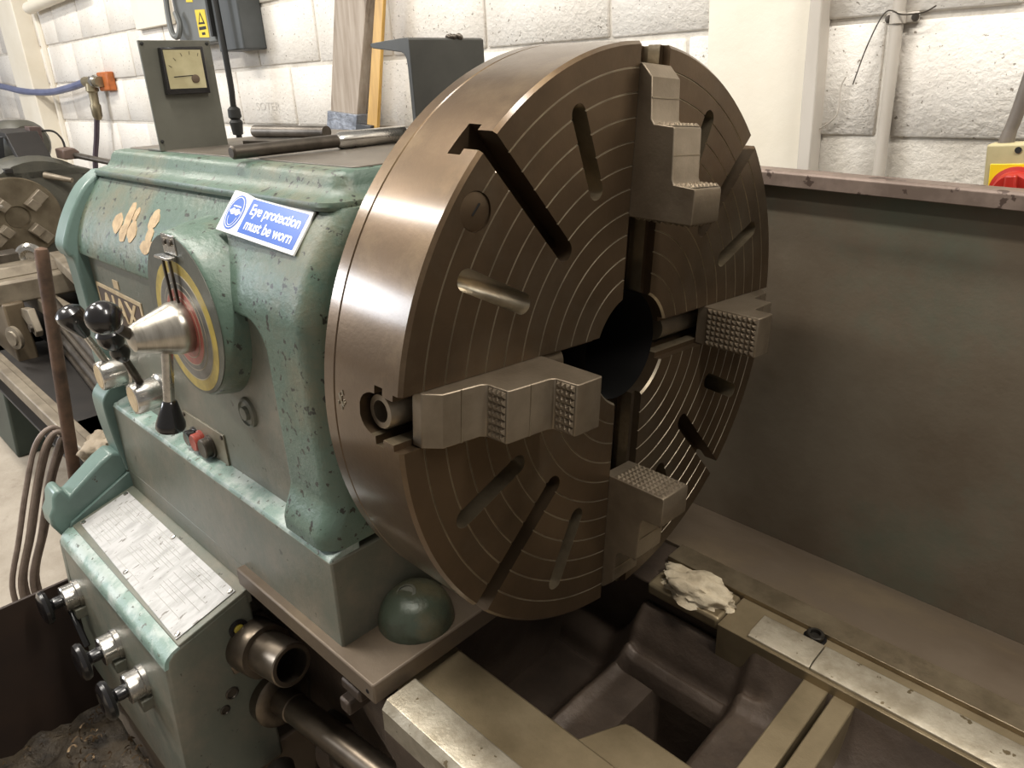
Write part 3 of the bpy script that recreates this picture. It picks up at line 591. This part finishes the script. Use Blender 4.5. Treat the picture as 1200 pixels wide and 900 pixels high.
# rear way
bm = nb(); prism(bm, [(.089, -.464), (.1, -.4605), (.1435, -.4605), (.145, -.462), (.145, -.475), (.089, -.475)], 'x', .172, .272); obj('rear_way_strip', bm, LIGHTWAY, bed, ID, .001)
bm = nb(); prism(bm, [(.089, -.464), (.1, -.4605), (.1435, -.4605), (.145, -.462), (.145, -.475), (.089, -.475)], 'x', .2735, XR); obj('rear_way_strip', bm, LIGHTWAY, bed, ID, .001)
bm = nb(); prism(bm, [(.0835, -.4685), (.168, -.4685), (.168, -.60), (.0835, -.60)], 'x', .122, XR); obj('rear_way', bm, TAN, bed, ID, .0012)
bm = nb(); prism(bm, [(.168, -.4605), (.214, -.4605), (.216, -.462), (.216, -.52), (.168, -.52)], 'x', -.03, XR); obj('rear_ledge', bm, WORN, bed, ID, .001)
bm = nb(); prism(bm, [(.09, -.466), (.166, -.466), (.166, -.49), (.09, -.49)], 'x', -.02, .120); obj('rear_way_end', bm, TAN, bed, ID, .006, 3)
bm = nb(); prism(bm, [(.10, -.475), (.22, -.475), (.22, -.80), (.16, -.80)], 'x', -.40, XR); obj('rear_rail', bm, CAST, bed, ID, .003)
bo = obj('cap_screw', rev(nb(), [(.0135, -.01), (.0135, .008), (.012, .0095), (.008, .0095), (.008, .003), (0, .003)], (.251, .1585, -.4685), (0, 0, 1), 28), BLACKST, bed)
obj('screw_counterbore', rev(nb(), [(.0175, 0), (.0175, .001), (.0, .001)], (.251, .1585, -.4685), (0, 0, 1), 28), DARKHOLE, bo)
# inner casting: sloping deck, ridge, ribs, openings
def deck_height(x, y):
    z = -.600
    z += .060 * smooth(.02, .10, y)                                      # rises to rear rail
    z += .028 * math.exp(-((y - .095) / .016) ** 2) * smooth(-.06, .0, x)  # long ridge
    z -= .016 * math.exp(-((y - .058) / .007) ** 2) * smooth(.24, .2, x)   # crease
    z -= .09 * smooth(-.02, -.10, x)                                     # falls under the faceplate
    z += .012 * math.exp(-((x + .028) / .012) ** 2)
    if .055 < x < .17 and -.085 < y < .012:
        t = min(smooth(.055, .068, x), smooth(.17, .158, x), smooth(-.085, -.075, y), smooth(.012, .003, y)); z -= .17 * t
    if -.03 < x < .165 and .012 < y < .034: z -= .045 * min(smooth(-.03, -.015, x), smooth(.165, .155, x), smooth(.012, .018, y), smooth(.034, .028, y))
    if x > .165: z += .045 * smooth(.165, .19, x)
    return z + .002 * noise.noise((x * 22, y * 22, 0))
nx, ny = 150, 110; bm = nb()
X0, X1, Y0, Y1 = -.24, .62, -.236, .17
H = [[bm.verts.new((X0 + (X1 - X0) * i / nx, Y0 + (Y1 - Y0) * j / ny, deck_height(X0 + (X1 - X0) * i / nx, Y0 + (Y1 - Y0) * j / ny))) for i in range(nx + 1)] for j in range(ny + 1)]
for a, b in zip(H, H[1:]):
    for i in range(nx): face(bm, (a[i], a[i + 1], b[i + 1], b[i]))
obj('inner_casting', bm, CAST, bed, ID, 0, 2, 60)
bm = nb(); prism(bm, [(.268, -.20), (.268, .088), (.272, .093), (.306, .093), (.306, -.20)], 'z', -.56, -.484); obj('cross_rib', bm, TAN, bed, ID, .002)
bm = nb(); prism(bm, [(.3135, -.20), (.3135, .09), (.345, .09), (.345, -.20)], 'z', -.56, -.484); obj('cross_rib', bm, TAN, bed, ID, .002)
bm = nb(); prism(bm, [(.09, -.23), (.116, -.176), (.124, -.163), (.136, -.160), (.26, -.160), (.26, -.23)], 'z', -.50, -.4735); obj('gap_tab', bm, TAN, bed, ID, .003)
bm = nb(); box(bm, -.9, -.2, -.30, .25, -.75, -.458); obj('bed_under_headstock', bm, CAST, bed, ID, .004)
bm = nb(); prism(bm, [(-.36, -.30), (-.30, -.315), (-.20, -.335), (-.12, -.33), (-.10, -.25), (-.36, -.25)], 'z', -.66, -.53); obj('bed_bracket', bm, CAST, bed, ID, .008)
bm = nb(); box(bm, -.262, -.212, -.372, -.33, -.515, -.495); box(bm, -.25, -.225, -.385, -.34, -.54, -.515); obj('bed_clamp', bm, CAST, bed, ID, .004)
bm = nb(); prism(bm, [(-.29, -.62), (-.26, -.56), (-.2, -.56), (-.2, -1.15), (-.33, -1.15)], 'x', -.54, .9); obj('pedestal_apron', bm, CAST, bed, ID, .006)
bm = nb(); box(bm, -1.10, -.54, -.527, .30, -1.15, -.84); obj('pedestal', bm, TRAYM, bed, ID, .006)
bm = nb(); rev(bm, [(.0, -.02), (.045, -.018), (.05, 0), (.05, .05), (.04, .056), (.022, .06), (.02, .08)], (-.43, -.30, -.80), (.8, -.45, .2), 28); obj('drive_boss', bm, CAST, bed, ID)
bm = nb(); prism(bm, [(-.40, -.35), (-.33, -.37), (-.27, -.35), (-.24, -.30), (-.40, -.28)], 'z', -.86, -.765); obj('drive_bracket', bm, CAST, bed, ID, .012, 3)
bm = nb(); cyl(bm, (-.50, -.40, -.86), (-.40, -.43, -.86), .026, .022, 20); obj('control_shaft', bm, STEELDK, bed, ID)
# greasy rag on the rear way
def lump(cx, cy, cz, rx, ry, rz, rot, seed, amp=.5, n=30):
    bm = nb(); bmesh.ops.create_icosphere(bm, subdivisions=4, radius=1)
    for v in bm.verts:
        p = v.co.normalized(); k = 1 + amp * (noise.noise(p * 1.7 + Vector((seed, 0, 0))) + .6 * abs(noise.noise(p * 4 + Vector((0, seed, 0)))) + .25 * noise.noise(p * 9))
        q = Vector((p.x * rx, p.y * ry, max(p.z, -.25) * rz)) * k
        q = Matrix.Rotation(rot, 3, 'Z') @ q; v.co = q + Vector((cx, cy, cz))
    return bm
tag(obj('rag', lump(.055, .124, -.462, .066, .031, .022, .10, 3.0, .55), CLOTH, None, ID, 0, 2, 80), 'crumpled pale greasy rag lying on the end of the rear way', 'rag')

# ================================================================== SPLASH GUARD, REAR TRAY
sp = thing('splash_guard', 'tall dark brown and green steel splash guard behind the lathe bed', 'splash guard', (.2, .5, -.6))
obj('sheet', box(nb(), -1.0, 2.4, .5, .506, -.62, .186), SPLASH, sp, ID, .001)
obj('top_rail', prism(nb(), [(.470, .162), (.470, .185), (.474, .189), (.512, .189), (.512, .162)], 'x', -1.0, 2.4), RAIL, sp, ID, .0015)
bm = nb(); prism(bm, [(.216, -.468), (.30, -.488), (.40, -.526), (.49, -.570), (.5, -.576), (.5, -.60), (.216, -.49)], 'x', -.6, 2.4); obj('drain_slope', bm, TRAYM, sp, ID, .001)

# ================================================================== CHIP TRAY (front)
ct = thing('chip_tray', 'dark brown chip tray on the floor beside the gearbox', 'chip tray', (-.95, -.75, -1.02), fr=HM)
obj('end_wall', box(nb(), -1.168, -1.16, -1.3, -.46, -1.02, -.655), CHIPTRAY, ct, HM, .001)
bm = nb(); nn = 40; Hh = [[bm.verts.new((-1.16 + .9 * i / nn, -1.3 + .765 * j / nn, -1.0 + .02 * noise.noise((i * .35, j * .35, 2)) + .012 * noise.noise((i * 1.1, j * 1.1, 5)))) for i in range(nn + 1)] for j in range(nn + 1)]
for a, b in zip(Hh, Hh[1:]):
    for i in range(nn): face(bm, (a[i], a[i + 1], b[i + 1], b[i]))
obj('tray_floor', bm, SWARFBED, ct, HM, 0, 2, 80)
bm = nb()
for k in range(260):
    x = random.uniform(-1.12, -.62); y = random.uniform(-.82, -.53); z = -.992 + random.uniform(0, .02); a = random.uniform(0, 6.28); L_ = random.uniform(.006, .02); wd = random.uniform(.002, .005); prev = None
    for i in range(5):
        t = i / 4; p = Vector((x + math.cos(a + t * 1.8) * L_ * t, y + math.sin(a + t * 1.8) * L_ * t, z + .006 * math.sin(t * 3.1))); q = p + Vector((-math.sin(a) * wd, math.cos(a) * wd, random.uniform(0, .003)))
        cur_ = (bm.verts.new(p), bm.verts.new(q))
        if prev: face(bm, (prev[0], cur_[0], cur_[1], prev[1]))
        prev = cur_
o = tag(obj('swarf', bm, SWARF, None, HM, 0, 2, 80), 'curled steel chips scattered over the dirty chip tray floor', 'metal chips'); o['kind'] = 'stuff'

# ================================================================== THINGS ON THE LEFT
bm = nb(); rev(bm, [(.004, 0), (.0125, .004), (.0145, .012), (.0145, .72), (0, .72)], (-1.36, -.368, .008), Vector((-.02, -.066, -.69)), 18)
tag(obj('rusty_rod', bm, RUST), 'long rusty brown round bar leaning beside the headstock end', 'steel bar')
cc = thing('cable_loop', 'grimy grey bundle of looped cable hanging beside the gearbox', 'cable', (-1.5, -.5, -1.15))
for i, (dx, dy, sh_) in enumerate(((0, 0, 0), (.012, .018, .010), (-.01, .033, .020), (.01, .047, .030), (-.006, .062, .042))):
    pts = [(-1.5 + dx, -.600 + dy * .9, -.98), (-1.5 + dx, -.598 + dy * .9, -.86), (-1.5 + dx, -.555 + dy, -.74), (-1.5 + dx, -.508 + dy, -.61), (-1.5 + dx, -.462 + dy * .8, -.503 - sh_), (-1.5 + dx, -.418 + dy * .3, -.472 - sh_), (-1.5 + dx, -.392 + dy * .1, -.515 - sh_), (-1.5 + dx, -.392, -.60), (-1.5 + dx, -.41, -.75), (-1.5 + dx, -.42, -.95)]
    obj('cable_strand', tube(nb(), pts, .0068, 10, 6), CABLE, cc, ID)
tag(obj('rag', lump(-1.30, -.362, -.483, .05, .04, .035, .4, 9.0, .5), mat('beige_cloth', 'a89a86', '8d7f6c', .75, 0, 14, bump=.003, bscale=50), None, ID, 0, 2, 80), 'folded beige rag tucked behind the gearbox end bracket by the rusty bar', 'rag')

# ------------------------------------------------------------------ second lathe, further down the shop
l2 = thing('background_lathe', 'smaller dull green lathe with its own chuck standing behind the headstock on the left', 'lathe', (-2.9, 0, -1.15))
def p2(name, bm, m, bev=.006, ang=35): return obj(name, bm, m, l2, ID, bev, 2, ang)
p2('headstock_body', box(nb(), -4.3, -3.56, -.25, .42, -.62, -.09), OLD, .02)
p2('headstock_cover', prism(nb(), [(-.27, -.09), (-.27, -.065), (-.2, -.05), (.30, -.05), (.42, -.09)], 'x', -4.3, -3.42), OLD, .006)
bm = nb(); rev(bm, [(.26, 0), (.27, .02), (.27, .16), (.25, .2), (.1, .2)], (-3.62, .14, -.26), (1, 0, 0), 40); p2('gear_hump', bm, OLD, 0)
bm = nb(); rev(bm, [(.2, 0), (.21, .02), (.2, .1), (.17, .13), (0, .13)], (-3.56, .11, -.25), (1, 0, 0), 40); p2('spindle_casting', bm, OLDG, 0)
bm = nb(); rev(bm, [(.15, 0), (.172, .006), (.175, .012), (.175, .085), (.17, .09), (.05, .09), (.045, .075), (0, .075)], (-3.48, .02, -.24), (1, 0, 0), 56); c2o = p2('chuck_disc', bm, OLDCH, 0)
for k in range(4):
    a = R(40 + 90 * k); M_ = Matrix.Translation((-3.39, .02, -.24)) @ Matrix.Rotation(a, 4, 'X')
    bm = nb(); box(bm, 0, .035, .06, .15, -.024, .024); box(bm, .03, .055, .06, .10, -.022, .022); obj('chuck_jaw', bm, OLDTAN, c2o, M_, .003)
bm = nb(); tube(bm, [(-3.36, -.02, -.19), (-3.33, -.06, -.17), (-3.31, -.12, -.17), (-3.3, -.18, -.2)], .012, 8); p2('chuck_key', bm, CHROME, 0)
p2('rear_way', box(nb(), -3.4, -1.5, .06, .14, -.52, -.46), OLDTAN); p2('front_way', box(nb(), -3.4, -1.5, -.12, -.05, -.52, -.46), OLDTAN)
p2('bed_wall', box(nb(), -3.4, -1.5, -.10, .12, -.95, -.52), OLDDK)
p2('saddle', box(nb(), -3.05, -2.76, -.25, .10, -.462, -.372), OLDTAN, .01)
p2('apron', box(nb(), -3.06, -2.74, -.24, -.17, -.72, -.45), mat('old_apron', '6a5d4a', '574b3b', .5, .2), .008)
p2('cross_slide', prism(nb(), [(-2.96, -.372), (-2.82, -.372), (-2.84, -.335), (-2.94, -.335)], 'y', -.26, .12), OLDTAN, .004)
p2('tool_post', box(nb(), -3.02, -2.93, -.20, -.10, -.372, -.30), STEELDK, .005)
bm = nb(); rev(bm, [(.02, 0), (.05, .005), (.055, .02), (.045, .035), (.03, .037), (.018, .02), (0, .02)], (-2.94, -.06, -.325), (.8, -.6, 0), 28); p2('hand_wheel', bm, CHROME, 0)
bm = nb(); prism(bm, [(-2.72, -.47), (-2.62, -.455), (-2.58, -.535), (-2.60, -.56), (-2.74, -.505)], 'y', -.19, -.165); ap2 = p2('apron_plate', bm, OLDTAN, .003)
obj('apron_bolt', rev(nb(), [(.016, 0), (.016, .01), (0, .012)], (-2.615, -.19, -.525), (0, -1, 0), 16), STEELDK, ap2, ID)
bm = nb(); rev(bm, [(.045, 0), (.045, .012), (.03, .014), (.028, .02), (0, .02)], (-2.68, -.235, -.565), (.3, -.9, 0), 28); p2('apron_dial', bm, OLDTAN, 0)
p2('tailstock_slide', hexa(nb(), [(-2.95, .0, -.37), (-2.3, -.07, -.37), (-2.3, .06, -.37), (-2.95, .1, -.37), (-2.95, .0, -.325), (-2.3, -.07, -.325), (-2.3, .06, -.325), (-2.95, .1, -.325)]), OLDTAN, .005)
for k, (dz, r_) in enumerate(((0, .018), (-.065, .02), (-.125, .016), (.055, .022))):
    p2('feed_rod', cyl(nb(), (-3.0, -.06, -.52 + dz), (-1.9, -.17, -.525 + dz), r_, n=16), STEELDK if k % 2 else BRONZE, 0)
p2('tray_rim', box(nb(), -3.3, -1.45, -.37, -.34, -.60, -.555), OLDTAN, .004)
p2('tray_flange', box(nb(), -3.3, -1.45, -.34, -.315, -.575, -.570), OLDTAN, .002)
p2('tray_pan', box(nb(), -3.3, -1.45, -.36, .3, -.69, -.68), OLDDK, .002)
bm = nb(); prism(bm, [(-.28, -.68), (-.31, -1.15), (.25, -1.15), (.25, -.68)], 'x', -3.35, -2.93); pl = p2('plinth', bm, PLINTH, .01)
bm = nb(); prism(bm, [(-.16, -1.08), (-.05, -1.08), (-.05, -1.02), (-.16, -1.02)], 'x', -2.94, -2.925); obj('plinth_slot', bm, OLDDK, pl, ID, .008)
p2('plinth', prism(nb(), [(-.28, -.68), (-.31, -1.15), (.25, -1.15), (.25, -.68)], 'x', -2.0, -1.6), PLINTH, .01)
# fittings on its cover
p2('guard_plate', prism(nb(), [(-3.85, .11), (-3.60, .105), (-3.46, -.02), (-3.5, -.03), (-3.63, .08), (-3.85, .085)], 'y', .10, .23), OLDDK, .003)
p2('guard_arm', prism(nb(), [(-3.72, -.05), (-3.70, -.05), (-3.60, .09), (-3.63, .09)], 'y', .06, .09), OLDG, .002)
p2('cover_strip', box(nb(), -3.8, -3.40, .02, .05, -.05, -.03), OLDDK, .002)
p2('motor_hood', rev(nb(), [(.0, -.13), (.08, -.12), (.11, -.08), (.115, .08), (.09, .12), (0, .13)], (-3.95, .22, .03), (1, .2, 0), 24), OLD, 0)
p2('switch_box', prism(nb(), [(.205, .02), (.25, .0), (.255, .12), (.205, .125)], 'x', -3.70, -3.63), mat('old_box_brown', '5d4a45', '4b3c38', .5), .003)
p2('junction_block', prism(nb(), [(.27, -.02), (.33, -.02), (.34, .01), (.32, .03), (.27, .025)], 'x', -3.56, -3.44), mat('old_block_brown', '6e5a50', '5a4a42', .5), .006)
p2('link_rod', cyl(nb(), (-3.5, .31, .0), (-3.1, .375, -.022), .014, .012, 14), STEELDK, 0)
p2('loose_wire', tube(nb(), [(-3.65, .24, .10), (-3.6, .29, .10), (-3.56, .31, .065), (-3.54, .31, .02)], .005, 6), OLDDK, 0)
p2('cover_lever', cyl(nb(), (-3.42, .17, -.075), (-3.33, .25, -.10), .016, .011, 12), OLDTAN, 0)

# ------------------------------------------------------------------ on the back wall
def W(name, bm, m, parent=None, bev=0, ang=35): return obj(name, bm, m, parent, HM, bev, 2, ang)
eb = thing('electrical_box', 'grey wall-mounted electrical enclosure with yellow warning sticker', 'electrical box', (-2.8, .79, .53), fr=HM)
W('enclosure', box(nb(), -2.965, -2.61, .70, .797, .54, 1.05), GREYBOX, eb, .006)
W('side_enclosure', box(nb(), -2.60, -2.385, .70, .797, .50, 1.05), GREYBOX2, eb, .006)
st = W('warning_sticker', prism(nb(), [(-2.755, .565), (-2.665, .56), (-2.665, .665), (-2.755, .67)], 'y', .698, .7), YSTICK, eb)
W('warning_triangle', prism(nb(), [(-2.742, .614), (-2.680, .612), (-2.711, .660)], 'y', .6972, .699), BLKPRINT, st)
W('warning_triangle_field', prism(nb(), [(-2.728, .621), (-2.694, .620), (-2.711, .648)], 'y', .6966, .699), YSTICK, st)
W('sticker_print', box(nb(), -2.743, -2.678, .6972, .699, .592, .604), BLKPRINT, st); W('sticker_print', box(nb(), -2.725, -2.695, .6972, .699, .572, .582), BLKPRINT, st)
W('small_sticker', prism(nb(), [(-2.82, .705), (-2.76, .70), (-2.76, .724), (-2.82, .728)], 'y', .698, .7), YSTICK, eb)
W('door_hinge', box(nb(), -2.62, -2.60, .685, .70, .56, 1.0), BLKPRINT, eb, .002)
W('grey_flex', tube(nb(), [(-2.93, .69, .9), (-2.95, .67, .72), (-2.93, .66, .60), (-2.88, .66, .575), (-2.86, .67, .62), (-2.89, .675, .67)], .012, 8), GREYBOX, eb)
cb = thing('drop_cable', 'black cable hanging from the electrical box down to the machine', 'cable', (-2.45, .7, .12), fr=HM)
W('cable', tube(nb(), [(-2.49, .66, .95), (-2.475, .66, .7), (-2.47, .66, .5), (-2.48, .665, .36), (-2.50, .67, .27), (-2.53, .69, .05)], .012, 10), BLKPRINT, cb)
W('cable_gland', rev(nb(), [(.014, 0), (.024, .01), (.026, .04), (.018, .05), (.026, .06), (.02, .11)], (-2.497, .668, .29), (-.1, .05, -1), 16), BLKPRINT, cb)
# timber board and broom-type handle leaning on the wall
pk = thing('timber_board', 'weathered grey timber board leaning on the wall, its foot wrapped in tape', 'timber board', (-1.78, .73, -.3), fr=HM)
W('board', hexa(nb(), [(-1.915, .70, .0), (-1.765, .70, .0), (-1.765, .738, .0), (-1.915, .738, .0), (-1.73, .735, .75), (-1.535, .735, .75), (-1.535, .773, .75), (-1.73, .773, .75)]), WOOD, pk, .002)
W('tape_wrap', hexa(nb(), [(-1.925, .692, .0), (-1.752, .692, .0), (-1.752, .744, .0), (-1.925, .744, .0), (-1.858, .7045, .272), (-1.674, .7045, .258), (-1.674, .7565, .258), (-1.858, .7565, .272)]), TAPE, pk, .003)
hd = thing('wooden_handle', 'slim golden varnished wooden strip leaning beside the timber board', 'wooden strip', (-1.66, .70, .0), fr=HM)
W('strip', hexa(nb(), [(-1.668, .688, .02), (-1.60, .688, .02), (-1.60, .70, .02), (-1.668, .70, .02), (-1.495, .728, .72), (-1.455, .728, .72), (-1.455, .74, .72), (-1.495, .74, .72)]), YWOOD, hd, .002)
W('tape_band', hexa(nb(), [(-1.68, .684, .17), (-1.585, .684, .17), (-1.585, .708, .17), (-1.68, .708, .17), (-1.66, .686, .232), (-1.575, .686, .225), (-1.575, .712, .225), (-1.66, .712, .232)]), mat('dark_tape', '3a3b3e', '2c2d30', .35), hd, .003)
# air line
ar = thing('air_outlet', 'orange wall block with brass air fittings and a blue hose', 'air fitting', (-4.22, .79, .42), fr=HM)
W('wall_block', box(nb(), -4.29, -4.13, .755, .797, .375, .475), ORANGE, ar, .008)
W('fitting_tee', cyl(nb(), (-4.44, .74, .43), (-4.20, .74, .425), .028, n=16), BRASSM, ar)
W('fitting_drop', rev(nb(), [(.03, 0), (.034, .04), (.024, .05), (.022, .11), (.028, .12), (.026, .18), (.016, .2)], (-4.34, .735, .42), (-.12, 0, -1), 14), BRASSM, ar)
W('fitting_body', rev(nb(), [(.02, 0), (.036, .006), (.036, .04), (.022, .05)], (-4.30, .74, .43), (1, 0, 0), 8), CHROME, ar)
W('blue_hose', tube(nb(), [(-4.43, .74, .43), (-4.7, .73, .405), (-5.1, .72, .385), (-5.6, .70, .40), (-6.1, .70, .44), (-6.8, .70, .49)], .021, 10), HOSEB, ar)
W('drop_hose', tube(nb(), [(-4.365, .73, .23), (-4.42, .72, .12), (-4.48, .70, -.02), (-4.53, .69, -.2), (-4.55, .68, -.6)], .015, 8), HOSEP, ar)
tag(W('wall_pipe', cyl(nb(), (-5.2, .75, .88), (-4.2, .75, .905), .035, n=16), PANELM), 'short white pipe run along the wall at the top left', 'pipe')
tag(W('conduit', tube(nb(), [(-5.33, .79, 1.05), (-5.24, .79, .86), (-5.22, .79, .6), (-5.25, .79, .2), (-5.3, .79, -.3)], .02, 8), PANELM), 'thin white cable run beside the white pier on the left', 'cable')
# right-hand wall pipe with saddle clip and loose wire
wp = thing('wall_conduit', 'white painted conduit pipe clipped vertically on the right part of the block wall', 'pipe', (.04, .78, .0), fr=HM)
W('pipe', tube(nb(), [(.047, .783, .95), (.038, .783, .47), (.036, .783, .30), (.033, .783, .0)], .0115, 14), BATTEN, wp)
cl = W('saddle_clip', box(nb(), .013, .073, .788, .797, .421, .441), BATTEN, wp, .003)
W('clip_band', rev(nb(), [(.0135, -.010), (.0145, -.009), (.0145, .009), (.0135, .010)], (.0375, .783, .431), (0, 0, 1), 20), BATTEN, cl)
for x in (.019, .067): W('clip_screw', rev(nb(), [(.0075, 0), (.006, .003), (0, .004)], (x, .788, .431), (0, -1, 0), 12), STEELDK, cl)
W('loose_wire', tube(nb(), [(.105, .775, .447), (.085, .772, .437), (.05, .768, .436), (.018, .772, .443), (-.01, .775, .39), (-.035, .782, .315)], .0013, 6), STEELDK, wp)
tag(W('wire', tube(nb(), [(-.125, .79, .236), (-.107, .788, .226), (-.078, .788, .242), (-.062, .786, .262), (-.06, .786, .31), (-.052, .786, .33)], .0016, 6), BATTEN), 'thin painted-over wire stuck to the wall beside the batten', 'wire')
# isolator behind the splash guard
iso = thing('isolator_switch', 'yellow rotary isolator with a red knob behind the splash guard rail', 'switch', (.32, .6, .10))
isf = Matrix.Translation((.255, .60, .24)) @ Matrix.Rotation(R(-5), 4, 'Y')
bm = nb(); loft(bm, [rrect(-.0, .12, -.0, .05, -.17, .004), rrect(0, .12, 0, .05, 0, .004)]); obj('housing', bm, ISOG, iso, isf, .006, 3)
obj('yellow_plate', box(nb(), .008, .112, -.002, .002, -.135, -.031), ISOY, iso, isf, .001)
kb = obj('red_knob', rev(nb(), [(.037, 0), (.037, .006), (.031, .008), (.029, .024), (.026, .028), (0, .028)], (.047, -.002, -.072), (0, -1, 0), 40), KNOBRED, iso, isf)
obj('knob_grip', box(nb(), .039, .055, -.044, -.028, -.100, -.044), KNOBRED, kb, isf, .003)
obj('housing_screw', rev(nb(), [(.005, 0), (.005, .001), (0, .001)], (.045, -.0005, -.010), (0, -1, 0), 12), BLKPRINT, iso, isf)
bm = nb(); tube(bm, [(.275, .625, .225), (.278, .625, .255), (.284, .625, .29), (.292, .625, .36), (.302, .625, .48), (.315, .625, .65)], .011, 14, 8, lambda t: .014 - .004 * min(1, t * 4))
obj('flex_conduit', bm, mat('grey_conduit', '6f675f', '5d564f', .5), iso, ID)
